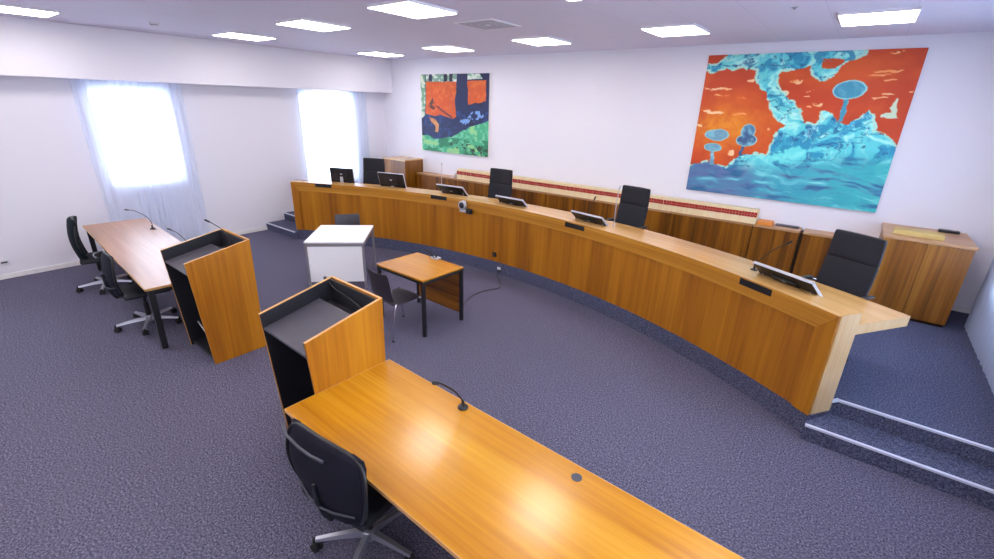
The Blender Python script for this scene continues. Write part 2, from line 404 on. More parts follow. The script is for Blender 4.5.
sweep(rect(RB+.036, RB+.26, 1.13, ZT-.004), AL+.003, AR-.003, grain='v').build('cap_core', 'bench_h', bench)
sweep(rect(RB+.235, RB+.26, .31, 1.13), AL+.003, AR-.003, grain='v').build('rear_panel', 'bench_v', bench)
for a0, a1 in ((AL, AL+.0034), (AR-.0034, AR)):
    sweep(rect(RB+.034, RB+.26, ZB, ZT-.004), a0, a1, n=1, grain='v').build('end_panel', 'bench_e', bench)
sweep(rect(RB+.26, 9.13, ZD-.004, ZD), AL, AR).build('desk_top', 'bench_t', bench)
sweep(rect(RB+.262, 9.13, .955, ZD-.004), AL, AR).build('desk_edge', 'bench_e', bench)
for a in (AL+.02, -.30, -.12, .06, .24, .42, AR-.09):
    sweep(rect(RB+.262, 9.02, .302, .955), a, a+.0045, n=1, grain='v').build('support_panel', 'bench_v', bench)
for a, z in ((-24.93, 1.115), (-7.64, 1.12), (11.2, 1.103), (29.1, 1.108)):
    a = math.radians(a); h = .17/RB
    sweep(rect(RB-.004, RB+.002, z-.032, z+.032), a-h, a+h, n=4).build('blank_plate', 'plastic', bench, label='black blank plate let into the top rail')
sk = thing('wall_socket', 'small black socket plate low on the curved bench front', 'socket', P(math.atan2(-4.418-CX, 5.738-CY), RB+.018, .325), -math.atan2(-4.418-CX, 5.738-CY))
MB().box(-.04, .04, -.012, 0, -.04, .04).build('cover_plate', 'socket', sk, bevel=.004)
MB().box(-.018, .018, -.016, -.012, -.018, .018).build('socket_insert', 'plasticg', sk)
# ---------------------------------------------------------------- monitors
def monitor(pos, face, tilt, w, h, label, upright=False, zbase=ZD):
    t = thing('computer_monitor', label, 'monitor', (pos[0], pos[1], zbase), face, 'judges monitors')
    # local: screen faces +y, tilt leans the top towards -y
    zb = pos[2]-zbase; c = Matrix.Translation((0, 0, zb)) @ Matrix.Rotation(tilt, 4, 'X')
    cs = MB().box(-w/2, w/2, -.018, .006, 0, h, c).build('casing', 'plastic', t, bevel=.006)
    fr = MB(); e = .009
    fr.box(-w/2-.002, w/2+.002, -.014, .012, h-e, h+.004, c); fr.box(-w/2-.004, -w/2+e*.6, -.014, .012, 0, h, c); fr.box(w/2-e*.6, w/2+.004, -.014, .012, 0, h, c)
    fr.build('silver_rim', 'silver', cs)
    MB().box(-w/2+.02, w/2-.02, .0062, .0085, .02, h-.02, c).build('screen', 'screen', cs)
    MB().box(-.13, .13, -.034, -.018, h*.25, h*.72, c).build('rear_housing', 'plastic', t, bevel=.008)
    MB().box(-.022, .022, -.037, -.0345, h*.60, h*.67, c).build('rear_badge', 'silver', cs)
    if upright:
        MB().box(-.11, .11, -.09, .09, 0, .012).build('stand_foot', 'silver', t, bevel=.004)
        MB().box(-.03, .03, -.06, -.035, .01, zb+h*.45).build('stand_neck', 'silver', t, bevel=.004)
    else:
        p0 = c @ Vector((-w/2+.05, -.02, h*.55)); p1 = c @ Vector((w/2-.05, -.02, h*.55))
        for p in (p0, p1): MB().tube([p, (p.x, p.y+.005, 0.0)], .005, 8).build('prop_leg', 'silver', t)
        MB().box(-w/2+.02, w/2-.02, -.03, .05, 0, max(.02, zb)).build('stand_foot', 'silver', t, bevel=.003)
    return t
def face(x, y): return -math.atan2(x-CX, y-CY)
for pos, tl, w, h, up, lb in (
    ((-7.93, 5.38, 1.12), .10, .50, .30, True, 'small monitor at the far left end of the curved bench, seen from behind'),
    ((-6.86, 5.75, 1.09), .30, .56, .33, True, 'upright black monitor in front of the leftmost high-backed chair'),
    ((-5.60, 6.12, 1.09), .80, .56, .30, False, 'tilted monitor on the bench above the small camera'),
    ((-4.235, 6.09, 1.07), .84, .54, .31, False, 'tilted monitor in front of the second high-backed chair from the left'),
    ((-2.74, 5.90, 1.07), .84, .54, .31, False, 'tilted monitor left of the third high-backed chair'),
    ((-.200, 4.965, 1.07), .84, .59, .32, False, 'tilted monitor on the right end of the curved bench')):
    monitor(pos, face(pos[0], pos[1]), tl, w, h, lb, up)
# ---------------------------------------------------------------- microphones
def mic(base, pts, label, zb, r=.0045, mat='plastic', foot=True, head=.0095, group='gooseneck microphones'):
    t = thing('gooseneck_microphone', label, 'microphone', (base[0], base[1], zb), 0, group)
    L = [(p[0]-base[0], p[1]-base[1], p[2]-zb) for p in pts]
    if foot: MB().lathe((0, 0, 0), [(.036, 0), (.036, .008), (.028, .016), (.012, .022), (.010, .06)], 18).build('mount', mat, t, smooth=True)
    path = spline([(0, 0, .03)]+L, 6)
    gn = MB().tube(path, r, 8).build('gooseneck', mat, t, smooth=True)
    a, b = Vector(path[-2]), Vector(path[-1]); d = (b-a).normalized()
    MB().tube([b-d*.006, b, b+d*.012, b+d*.05, b+d*.056], [r, head*.8, head, head, head*.5], 12).build('capsule', mat, gn, smooth=True)
    return t
mic((-8.27, 2.20), [(-8.27, 2.205, .82), (-8.27, 2.163, .93), (-8.27, 2.04, 1.04), (-8.27, 1.97, 1.066)], 'black gooseneck microphone standing on the pale left desk', .74)
mic((-7.02, 2.215), [(-7.02, 2.19, .83), (-7.01, 2.12, .93), (-7.0, 2.06, .98)], 'black gooseneck microphone on the left desk, half hidden by the farther lectern', .74)
mic((-1.713, 1.926), [(-1.713, 1.914, .81), (-1.713, 1.846, .91), (-1.713, 1.743, 1.015), (-1.713, 1.70, 1.045)], 'black gooseneck microphone on the large desk in the foreground', .74, r=.006, head=.012)
mic((-4.10, 4.08), [(-4.10, 4.05, .755), (-4.11, 4.01, .79), (-4.12, 3.985, .83)], 'short microphone with grey foot on the small wooden table', .735, r=.007)
MB().box(-.07, .05, -.045, .045, 0, .018).build('grey_foot', 'silver', bpy.data.objects['gooseneck_microphone.003'], bevel=.005)
for b, pts, lb, mt in (((-8.46, 5.235), [(-8.455, 5.24, 1.2), (-8.43, 5.26, 1.4), (-8.37, 5.27, 1.56)], 'thin microphone left of the leftmost bench monitor', 'plasticg'),
    ((-5.92, 6.07), [(-5.92, 6.07, 1.2), (-5.915, 6.07, 1.45), (-5.90, 6.06, 1.60)], 'upright grey microphone behind the monitor above the camera', 'silver'),
    ((-2.49, 5.95), [(-2.49, 5.95, 1.2), (-2.487, 5.95, 1.45), (-2.47, 5.95, 1.62)], 'upright silver microphone beside the third high-backed chair', 'silver'),
    ((-2.98, 6.06), [(-2.97, 6.06, 1.2), (-2.90, 6.05, 1.34), (-2.86, 6.03, 1.42)], 'thin microphone behind the monitor left of the third high-backed chair', 'plastic'),
    ((-.62, 5.42), [(-.60, 5.41, 1.15), (-.50, 5.37, 1.30), (-.38, 5.35, 1.41)], 'thin microphone behind the rightmost bench monitor', 'plastic')):
    mic(b, pts, lb, ZD, r=.005, mat=mt, head=.011)
# ---------------------------------------------------------------- small camera hung on the bench front
ca = math.atan2(-5.05-CX, 5.72-CY)
cam_t = thing('conference_camera', 'small silver-ringed camera clipped to the curved bench front below a tilted monitor', 'camera', P(ca, RB-.004, 1.0), -ca)
MB().box(-.035, .035, -.012, .0, -.04, .14).build('bracket', 'silver', cam_t, bevel=.004)
hs = MB().tube([(0, -.012, .07), (0, -.03, .07), (0, -.075, .07), (0, -.085, .07)], [.05, .072, .075, .068], 28).build('housing', 'silver', cam_t, smooth=True)
MB().tube([(0, -.0855, .07), (0, -.092, .07)], [.052, .046], 24).build('lens', 'plastic', hs, smooth=True)
MB().box(-.055, .075, -.075, -.012, -.045, -.005).build('base_block', 'silver', cam_t, bevel=.012)
MB().box(.075, .18, -.07, -.01, -.06, .02).build('black_module', 'rubber', cam_t, bevel=.012)
# ---------------------------------------------------------------- chairs
def star_base(t, rad, ang0, mat, hub_z=.10, castors=True, w=.022):
    hub = MB().cyl((0, 0), .045, hub_z-.05, hub_z+.03, 20); hub.build('hub', mat, t, smooth=True)
    for k in range(5):
        a = ang0+2*PI*k/5; c, s = math.cos(a), math.sin(a); R = Matrix.Rotation(a, 4, 'Z')
        m = MB(); st = [(.03, w*1.15, hub_z-.025, hub_z+.02), (rad*.5, w, hub_z-.02, hub_z+.008), (rad*.97, w*.75, hub_z-.028, hub_z-.010)]
        rg = [[R @ Vector((x, y, z)) for x, y, z in ((q, -ww, z0), (q, ww, z0), (q, ww*.7, z1), (q, -ww*.7, z1))] for q, ww, z0, z1 in st]
        arm = m.rings(rg).build('base_arm', mat, t)
        if castors:
            cp = (c*rad, s*rad); b = a+.9+k*.7
            T = Matrix.Translation((cp[0], cp[1], .0)) @ Matrix.Rotation(b, 4, 'Z')
            w_ = MB()
            for dx in (-.018, .018):
                w_.lathe((0, 0, 0), [(.012, -.010), (.030, -.008), (.032, 0), (.030, .008), (.012, .010)], 16, T @ Matrix.Translation((dx, .018, .032)) @ Matrix.Rotation(PI/2, 4, 'Y'))
            w_.box(-.008, .008, -.01, .035, .03, .062, T)
            w_.cyl(cp, .009, .05, hub_z-.012, 8)
            w_.build('castor', 'rubber', arm, smooth=True)
def task_chair(loc, rz, label, base_ang, group='mesh-backed office chairs', ztop=1.03, fab='mesh', bw=.50, yb=-.27, rad=.335, bar=True, arms=False):
    t = thing('office_chair', label, 'chair', loc, rz, group)
    star_base(t, rad, base_ang-rz, 'alu')
    MB().cyl((0, 0), .028, .11, .30, 16).cyl((0, 0), .018, .30, .43, 16).build('gas_column', 'plastic', t, smooth=True)
    MB().box(-.10, .10, -.16, .10, .405, .445).build('tilt_mechanism', 'plastic', t, bevel=.01)
    MB().pad([(-.22, .475), (-.215, .475), (-.17, .475), (-.05, .472), (.10, .475), (.19, .472), (.225, .462), (.235, .455)], .48, .07, curve=.012).build('seat', 'fabric', t, smooth=True)
    zl = .445; line = [(yb+.02-.05*math.sin(PI*q)-.01*(q-.3), zl+(ztop-zl)*q) for q in [0, .02, .08, .2, .35, .5, .65, .8, .92, .98, 1]]
    KW = [(0, .42), (.08, .60), (.2, .80), (.4, .96), (.55, 1.), (.75, .98), (.9, .90), (1, .74)]
    def wf(u):
        for (a, p), (b, q) in zip(KW, KW[1:]):
            if u <= b: return bw*(p+(q-p)*(u-a)/(b-a))
        return bw*.76
    MB().pad(line, lambda u: wf(u)-.004, .014 if fab == 'mesh' else .075, curve=.055).build('back_mesh' if fab == 'mesh' else 'back_cushion', fab, t, smooth=True)
    # frame tube round the mesh
    fr = []
    def fp(u, s):
        i = min(int(u*10), 9); f = u*10-i
        y = yb+.02-.05*math.sin(PI*u)-.01*(u-.3); return (s*wf(u)/2, y+.055-.006, zl+(ztop-zl)*u)
    for q in range(0, 21): fr.append(fp(.03+.92*q/20, -1))
    y, z = line[-1]
    fr += [(-wf(1)/2*.8, y+.04, ztop-.004), (-.12, y+.012, ztop+.0), (0, y, ztop+.0), (.12, y+.012, ztop+.0), (wf(1)/2*.8, y+.04, ztop-.004)]
    for q in range(20, -1, -1): fr.append(fp(.03+.92*q/20, 1))
    y, z = line[0]; fr += [(.10, y+.012, zl), (0, y, zl-.005), (-.10, y+.012, zl)]; fr = [Vector(q) for q in fr]; nf = len(fr)
    for _ in range(3): fr = [(fr[i-1]+fr[i]*2+fr[(i+1) % nf])/4 for i in range(nf)]
    fr.append(fr[0])
    MB().tube(fr, .012, 8, cap=False).build('back_frame', 'plastic', t, smooth=True)
    if bar: MB().tube([(-bw*.47, yb+.005, ztop-.035), (-bw*.30, yb-.045, ztop-.025), (-bw*.1, yb-.068, ztop-.02), (bw*.06, yb-.072, ztop-.02), (bw*.2, yb-.062, ztop-.022)], .008, 8).build('top_bar', 'plasticg', t, smooth=True)
    MB().tube([(0, -.12, .425), (0, yb+.02, .44), (0, yb-.01, .50), (0, yb-.045, .62), (0, yb-.052, .74)], [.022, .022, .018, .013, .008], 10).build('back_spine', 'plastic', t, smooth=True)
    MB().tube([(-bw*.36, yb+.01, .60), (-.1, yb-.03, .585), (0, yb-.042, .58), (.1, yb-.03, .585), (bw*.36, yb+.01, .60)], .007, 8).build('lumbar_bar', 'plasticg', t, smooth=True)
    for s in (-1, 1) if arms else ():
        MB().tube([(s*.20, -.02, .44), (s*.27, -.02, .45), (s*.285, -.02, .50), (s*.285, -.02, .645)], .014, 8).build('armrest_post', 'plastic', t, smooth=True)
        MB().pad([(-.13, .655), (-.128, .655), (-.10, .655), (0, .655), (.09, .655), (.115, .655), (.118, .655)], .07, .026).build('armrest_pad', 'plasticg', t, smooth=True).location = (s*.285, 0, 0)
    return t
task_chair((-8.27, 1.50, 0), math.radians(-12), 'black office chair at the far end of the pale left desk, back to the wall', math.radians(-98), bw=.46, ztop=1.06, fab='fabricg', bar=False, yb=-.20)
task_chair((-6.45, 1.46, 0), math.radians(-2), 'black office chair at the near end of the pale left desk', math.radians(-98), bw=.44, ztop=.98)
task_chair((-1.905, 1.245, 0), math.radians(4), 'black mesh office chair tucked under the large foreground desk', math.radians(-133), bw=.66, ztop=.99)

def judge_chair(a, r, label, castor=0.):
    x, y = P2(a, r); t = thing('high_back_chair', label, 'chair', (x, y, .30), PI-a, 'high-backed judges chairs')
    # local: faces +y (towards the bench centre)
    star_base(t, .33, castor, 'chrome')
    MB().cyl((0, 0), .028, .11, .30, 16).cyl((0, 0), .018, .30, .42, 16).build('gas_column', 'plastic', t, smooth=True)
    MB().box(-.11, .11, -.15, .12, .40, .435).build('tilt_mechanism', 'plastic', t, bevel=.01)
    MB().pad([(-.23, .47), (-.225, .47), (-.18, .475), (-.05, .47), (.10, .475), (.19, .47), (.23, .455), (.24, .445)], .50, .085, curve=.012).build('seat', 'fabric', t, smooth=True)
    yb = lambda z: -.215-.16*(z-.45)-.03*math.sin((z-.45)*4)
    def seg(z0, z1): return [(yb(z0+(z1-z0)*q), z0+(z1-z0)*q) for q in (0, .015, .06, .2, .4, .6, .8, .94, .985, 1)]
    MB().pad(seg(.47, .985), .50, .07, curve=.035).build('backrest', 'fabric', t, smooth=True)
    MB().pad(seg(.98, 1.25), lambda u: .50-.03*u, .075, curve=.035).build('headrest', 'fabric', t, smooth=True)
    MB().tube([(0, -.10, .42), (0, -.25, .42), (0, -.30, .50), (0, -.36, .80)], [.03, .03, .025, .02], 10).build('back_bracket', 'chrome', t, smooth=True)
    for s in (-1, 1):
        ar = MB().tube(spline([(s*.20, -.05, .43), (s*.285, -.05, .44), (s*.30, -.045, .52), (s*.30, -.04, .66), (s*.30, -.06, .70), (s*.295, -.20, .70), (s*.26, -.29, .68)], 5), .011, 8)
        ar = ar.build('armrest_loop', 'chrome', t, smooth=True)
        MB().box(s*.30-.024, s*.30+.024, -.24, -.055, .708, .726).build('armrest_pad', 'plastic', ar, bevel=.006)
    return t
judge_chair(math.radians(-21.5), 8.98, 'high-backed black chair left of the tall left cabinet', .3)
judge_chair(math.radians(-3.9), 9.06, 'second high-backed black chair from the left, in front of the books', .5)
judge_chair(math.radians(11.9), 9.18, 'third high-backed black chair from the left, in front of the books', .8)
judge_chair(math.radians(29.85), 9.12, 'nearest high-backed black chair, in front of the tall right cabinet', 1.15)

def visitor_chair(loc, rz, label):
    t = thing('visitor_chair', label, 'chair', loc, rz, 'stackable visitor chairs')
    MB().pad([(-.21, .45), (-.205, .45), (-.17, .445), (-.05, .435), (.08, .44), (.17, .445), (.205, .435), (.215, .425)], lambda u: .42+.02*u, .013, curve=.012).build('seat', 'ply', t, smooth=True)
    MB().pad([(-.205, .45), (-.215, .46), (-.235, .50), (-.25, .58), (-.265, .68), (-.285, .78), (-.295, .815), (-.298, .82)], lambda u: .42-.02*u, .013, curve=.03).build('backrest', 'ply', t, smooth=True)
    for s in (-1, 1):
        MB().tube(spline([(s*.20, .16, .43), (s*.215, .19, .42), (s*.225, .22, .25), (s*.235, .25, .012)], 5), .011, 8).build('leg', 'chrome', t, smooth=True)
        MB().tube(spline([(s*.20, -.15, .43), (s*.215, -.18, .42), (s*.225, -.22, .25), (s*.235, -.255, .012)], 5), .011, 8).build('leg', 'chrome', t, smooth=True)
        for yy in (.25, -.255): MB().cyl((s*.236, yy), .014, 0, .014, 10).build('foot_cap', 'rubber', t)
    MB().tube([(-.20, .16, .428), (.20, .16, .428)], .010, 8).tube([(-.20, -.15, .428), (.20, -.15, .428)], .010, 8).build('seat_frame', 'chrome', t, smooth=True)
    return t
visitor_chair((-4.06, 3.36, 0), math.radians(-4), 'dark plywood chair with chrome legs pulled up to the small wooden table')
visitor_chair((-6.50, 4.42, 0), math.radians(-124), 'dark chair behind the white table, only its backrest showing')

# ---------------------------------------------------------------- desks and tables
def desk(name, loc, rz, L, W, label, top_mat, grp='long desks'):
    """origin at the left near corner on the floor, x along the desk"""
    t = thing(name, label, 'desk', loc, rz, grp)
    MB().box(0, L, 0, W, .712, .738).build('desk_top', top_mat, t, grain='x', bevel=.002)
    e = MB(); e.box(-.003, 0, 0, W, .712, .7375).box(L, L+.003, 0, W, .712, .7375).box(-.003, L+.003, -.003, 0, .712, .7375).box(-.003, L+.003, W, W+.003, .712, .7375)
    e.build('edge_band', 'edge', t)
    MB().box(.02, L-.02, .03, .07, .66, .71).box(.02, L-.02, W-.07, W-.03, .66, .71).box(.03, .07, .07, W-.07, .66, .71).box(L-.07, L-.03, .07, W-.07, .66, .71).build('frame', 'blackm', t)
    for x in (.01, L-.07):
        for y in (.02, W-.08):
            MB().box(x, x+.06, y, y+.06, .012, .711).build('leg', 'blackm', t, bevel=.004)
    MB().box(.09, L-.09, W-.10, W-.085, .22, .66).build('modesty_panel', 'blackl', t)
    return t
d = desk('desk', (-9.22, 1.575, 0), math.radians(-4.45), 3.62, .79, 'long pale-looking desk at the left wall, in front of the curtained window', 'desk2')
for x in (.93, 2.05): MB().cyl((x, .72), .03, .738, .741, 20).build('cable_grommet', 'plasticg', d)
d = desk('desk', (-2.607, 1.168, 0), math.radians(-2.3), 3.65, .85, 'large honey-coloured desk in the foreground, beside the nearer lectern', 'desk')
MB().cyl((1.76, .765), .03, .738, .7405, 24).build('cable_grommet', 'plasticg', d)

def lectern(loc, rz, label, W=.66, D=.63, low=1.14, high=1.25):
    """origin at the user side, left corner; user side is y=0"""
    t = thing('lectern', label, 'lectern', loc, rz, 'lecterns'); T = .02
    prof = [(.075, 0), (D-.02, 0), (D, high), (0, low)]
    def side(x0, x1, mat, nm, inset=0., z0=0., lb=None):
        p = [(prof[0][0]+inset, z0), (prof[1][0]-inset, z0), (prof[2][0]-inset, high-inset*.5), (prof[3][0]+inset*.2, low-inset*.5)]
        V = [(x, y, z) for x in (x0, x1) for y, z in p]
        return MB().add(V, [(0, 1, 2, 3), (7, 6, 5, 4), (0, 4, 5, 1), (1, 5, 6, 2), (2, 6, 7, 3), (3, 7, 4, 0)]).build(nm, mat, t, grain='z', bevel=.0015, label=lb)
    side(0, T, 'side', 'side_panel'); side(W-T, W, 'side', 'side_panel')
    side(T, T+.004, 'blackl', 'inner_lining', .004, .002); side(W-T-.004, W-T, 'blackl', 'inner_lining', .004, .002)
    e = MB()
    for x0 in (0, W-T):
        V = [(x, y, z) for x in (x0, x0+T) for y, z in ((0, low), (D, high), (D, high+.003), (0, low+.003))]
        e.add(V, [(0, 1, 2, 3), (7, 6, 5, 4), (0, 4, 5, 1), (1, 5, 6, 2), (2, 6, 7, 3), (3, 7, 4, 0)])
    e.box(T, W-T, D-T-.001, D, high, high+.003); e.build('rim_edge', 'edge', t)
    V = [(x, y, z) for x in (T, W-T) for y, z in ((D-.02-T, 0), (D-.021, 0), (D-.001, high), (D-T-.001, high))]
    MB().add(V, [(0, 1, 2, 3), (7, 6, 5, 4), (0, 4, 5, 1), (1, 5, 6, 2), (2, 6, 7, 3), (3, 7, 4, 0)]).build('front_panel', 'side', t, grain='z')
    sl = (high-low)/D
    def slope(y, off): return low+sl*y-off
    y0, y1 = .012, D-.15
    V = [(x, y, z) for x in (T+.005, W-T-.005) for y, z in ((y0, slope(y0, .135)), (y1, slope(y1, .135)), (y1, slope(y1, .115)), (y0, slope(y0, .115)))]
    MB().add(V, [(0, 1, 2, 3), (7, 6, 5, 4), (0, 4, 5, 1), (1, 5, 6, 2), (2, 6, 7, 3), (3, 7, 4, 0)]).build('sloped_writing_surface', 'greyl', t, bevel=.002)
    MB().box(T+.005, W-T-.005, D-.15, D-T-.025, slope(D-.1, .19), slope(D-.1, .175)).build('front_tray', 'blackl', t)
    MB().box(T+.005, W-T-.005, D-.040, D-.025, .30, high-.012).build('inner_front_lining', 'blackl', t)
    MB().box(T+.005, W-T-.005, D-.20, D-.18, .10, .96).build('inner_panel', 'blackl', t)
    MB().box(T+.005, W-T-.005, .10, D-.04, .02, .045).build('floor_board', 'blackl', t)
    return t
lt = lectern((-5.535, 1.488, 0), math.radians(-1), 'farther wooden lectern with recessed dark top, at the end of the left desk', high=1.26)
MB().tube([(.12, .16, .30), (.50, .16, .12)], .008, 8).build('foot_rail', 'alu', lt, smooth=True)
lt2 = lectern((-3.285, 1.392, 0), math.radians(-2.5), 'nearer wooden lectern with recessed dark top, at the end of the foreground desk', W=.68, high=1.275)
mic((-5.20, 2.06), [(-5.25, 2.05, 1.20), (-5.32, 2.03, 1.30), (-5.37, 1.98, 1.36), (-5.38, 1.95, 1.385)], 'black gooseneck microphone rising from the farther lectern', 1.062, foot=True)
mic((-2.74, 1.93), [(-2.80, 1.94, 1.155), (-2.98, 1.955, 1.185), (-3.15, 1.965, 1.205), (-3.25, 1.97, 1.245)], 'black microphone folded down inside the nearer lectern', 1.062, r=.008, head=.015)

# small wooden table
t = thing('small_table', 'small wooden table with black steel legs and a wooden front panel', 'table', (-4.51, 3.43, 0), math.radians(-2.2))
L_, W_ = .872, .675
MB().box(0, L_, 0, W_, .712, .735).build('table_top', 'desk', t, grain='x', bevel=.002)
MB().box(.01, L_-.01, .01, .05, .672, .711).box(.01, L_-.01, W_-.05, W_-.01, .672, .711).box(.01, .05, .05, W_-.05, .672, .711).box(L_-.05, L_-.01, .05, W_-.05, .672, .711).build('frame', 'blackm', t)
for x in (0, L_-.04):
    for y in (0, W_-.04): MB().box(x, x+.04, y, y+.04, 0, .7115).build('leg', 'blackm', t, bevel=.003)
MB().box(.042, L_-.042, W_-.03, W_-.012, .10, .67).build('front_panel', 'cab', t, grain='x', label='brown wooden front panel')
# white table, turned 45 degrees
A0 = Vector((-6.03, 3.345)); A1 = Vector((-5.40, 3.90)); ang = math.atan2(A1.y-A0.y, A1.x-A0.x)
t = thing('white_table', 'white-topped table with white front panel, turned diagonally before the curved bench', 'table', (A0.x, A0.y, 0), ang+.04)
L_, W_ = .84, .98
MB().box(0, L_, 0, W_, .712, .735).build('table_top', 'white', t, bevel=.002)
MB().box(.0, L_, .0, .02, .665, .711).box(0, L_, W_-.02, W_, .665, .711).box(0, .02, .02, W_-.02, .665, .711).box(L_-.02, L_, .02, W_-.02, .665, .711).build('frame', 'greyedge', t)
for x in (0, L_-.035):
    for y in (0, W_-.035): MB().box(x, x+.035, y, y+.035, 0, .7115).build('leg', 'greyedge', t, bevel=.004)
MB().box(.035, L_-.035, .008, .024, .115, .66).build('front_panel', 'white', t, label='white front panel')

# ---------------------------------------------------------------- cabinets along the back wall
ZL = 1.075
def cabinet(x0, x1, y0, y1, z0, z1, label, name='cabinet', doors=2, top='cabt', mat='cab', grp=None, over=.0, gaps=True):
    t = thing(name, label, 'cabinet', (x0, y0, z0), 0, grp); W = x1-x0; D = y1-y0; H = z1-z0
    MB().box(.002, W-.002, .022, D, .04, H-.03).build('carcass', mat, t, bevel=.002)
    MB().box(.01, W-.01, .05, D-.02, 0, .04).build('plinth', 'edged', t)
    MB().box(-over, W+over, -over, D, H-.03, H).build('top_board', top, t, grain='x', bevel=.002)
    dw = W/doors
    for k in range(doors):
        MB().box(k*dw+.003, (k+1)*dw-.003, .0, .021, .045, H-.034).build('door', mat, t, grain='z', bevel=.0015)
    return t
xs = [-8.35, -7.13, -5.91, -4.69, -3.47, -2.25, -1.03, -.42]
where = ['leftmost, beside the tall left cabinet', 'second from the left', 'third from the left, behind the second high-backed chair', 'fourth from the left', 'between the third high-backed chair and its left monitor', 'right of the third high-backed chair', 'under the right end of the row of books']
for i in range(7):
    cabinet(xs[i]+.004, xs[i+1]-.004, 7.70, YB-.001, .30, ZL, 'low brown cabinet on the back wall, '+where[i], 'low_cabinet', 2, grp='low cabinets along the back wall')
tag(MB().box(-.418, -.390, 7.74, YB-.001, .30, ZL-.04).build('gap_shade_strip', 'edged'), 'narrow dark gap shade strip between the low cabinets behind the nearest chair', 'gap shade strip')  # dark strip added in the open gap to stand for its shade
cabinet(-.385, .44, 7.70, YB-.001, .30, ZL, 'low brown cabinet on the back wall, partly behind the nearest chair', 'low_cabinet', 1, grp='low cabinets along the back wall')
cabinet(.462, 1.272, 7.14, YB-.001, .30, 1.305, 'tall two-door wooden cabinet in the right corner', 'tall_cabinet', 2, mat='cabr', over=.012)
cabinet(-9.22, -8.42, 7.42, YB-.001, .30, 1.375, 'tall wooden cabinet in the left corner behind the leftmost chair', 'tall_cabinet', 2, top='bench_t', mat='cab')
# things on the cabinets
t = tag(MB().box(0, .47, 0, .20, 0, .055).build('flat_box', 'card', bevel=.004), 'tan flat cardboard box lying on the tall right cabinet', 'box'); t.location = (.535, 7.30, 1.3055); t.rotation_euler = (0, 0, math.radians(-3))
t = tag(MB().box(0, .20, 0, .09, 0, .028).build('black_case', 'plastic', bevel=.006), 'small black flat case on the tall right cabinet behind the tan box', 'case'); t.location = (1.0, 7.84, 1.3055)
t = tag(MB().box(0, .20, 0, .22, 0, .05).build('file_folder', 'orange', bevel=.004), 'orange folder lying at the right end of the row of books', 'folder'); t.location = (-.99, 7.72, ZL+.0005)
t = tag(MB().box(0, .30, 0, .12, 0, .014).build('paper_folder', 'plasticg', bevel=.003), 'thin grey folder lying on the low cabinet right of the orange folder', 'folder'); t.location = (-.76, 7.86, ZL+.0005)
t = tag(MB().box(0, .12, 0, .17, 0, .003).box(.114, .117, 0, .17, 0, .16, Matrix.Rotation(.35, 4, 'Y')).build('bookend', 'sockw', bevel=.0008), 'white metal bookend at the left end of the row of books', 'bookend'); t.location = (-7.30, 7.76, ZL+.0005)
# books
def book(w, h, d, cm):
    t = thing('book', 'cream book with a red spine label in the long row on the low cabinets', 'book', (0, 0, 0), 0, 'cream books with red spine labels')
    MB().box(0, w, 0, .004, 0, h).box(0, .003, .004, d, 0, h).box(w-.003, w, .004, d, 0, h).build('cover', cm, t)
    MB().box(.003, w-.003, .004, d-.006, .004, h-.006).build('pages', 'pages', t)
    sl_ = MB().box(.001, w-.001, -.0008, 0, h*.46, h*.80).build('spine_label', 'red', t)
    MB().box(w*.35, w*.65, -.0013, -.0008, h*.60, h*.63).build('label_lettering', 'gilt', sl_)
    return t
kinds = [book(w, h, .16, cm) for w, h, cm in ((.041, .215, 'cream'), (.038, .213, 'cream2'), (.044, .215, 'cream'), (.041, .211, 'cream2'))]
x = -7.05; n = 0
while x < -1.045:
    k = random.choice(range(4)) if n >= 4 else n
    o = kinds[k] if n < 4 else copy_tree(kinds[k])
    w = (.041, .038, .044, .041)[k]
    o.location = (x, 7.715+random.uniform(0, .006), ZL+.0005); x += w+.0006; n += 1
    if n % 37 == 0: x += .006

# ---------------------------------------------------------------- cable and sockets
pa = math.atan2(-4.303-CX, 5.736-CY)
t = thing('power_cable', 'thin dark cable running over the carpet from bench plinth to small table', 'cable', (0, 0, 0))
pl = P(pa, RB+.018, .085); R_ = Matrix.Translation(pl) @ Matrix.Rotation(-pa, 4, 'Z')
MB().box(-.035, .035, -.02, 0, -.05, .05, R_).build('plug_body', 'plastic', t, bevel=.004)
MB().box(-.035, .035, -.026, -.0205, .005, .05, R_).build('plug_face', 'sockw', t, bevel=.003, label='white face of the plug')
q = R_ @ Vector((0, -.03, -.04))
MB().tube(spline([(q.x, q.y, q.z), (q.x+.02, q.y-.05, .008), (-4.12, 5.50, .006), (-3.98, 5.36, .006), (-3.94, 5.21, .006), (-4.03, 5.0, .006), (-4.03, 4.70, .006), (-3.92, 4.42, .006), (-3.74, 4.13, .006), (-3.68, 4.12, .1)], 6), .005, 6).build('cord', 'rubber', t, smooth=True)
t = thing('wall_socket', 'white socket plate low on the left wall near the photo edge', 'socket', (XL, .665, .25))
MB().box(0, .012, -.06, .06, -.045, .045).build('cover_plate', 'sockw', t, bevel=.004)
MB().box(.012, .015, -.035, .035, -.012, .012).build('socket_insert', 'plasticg', t)

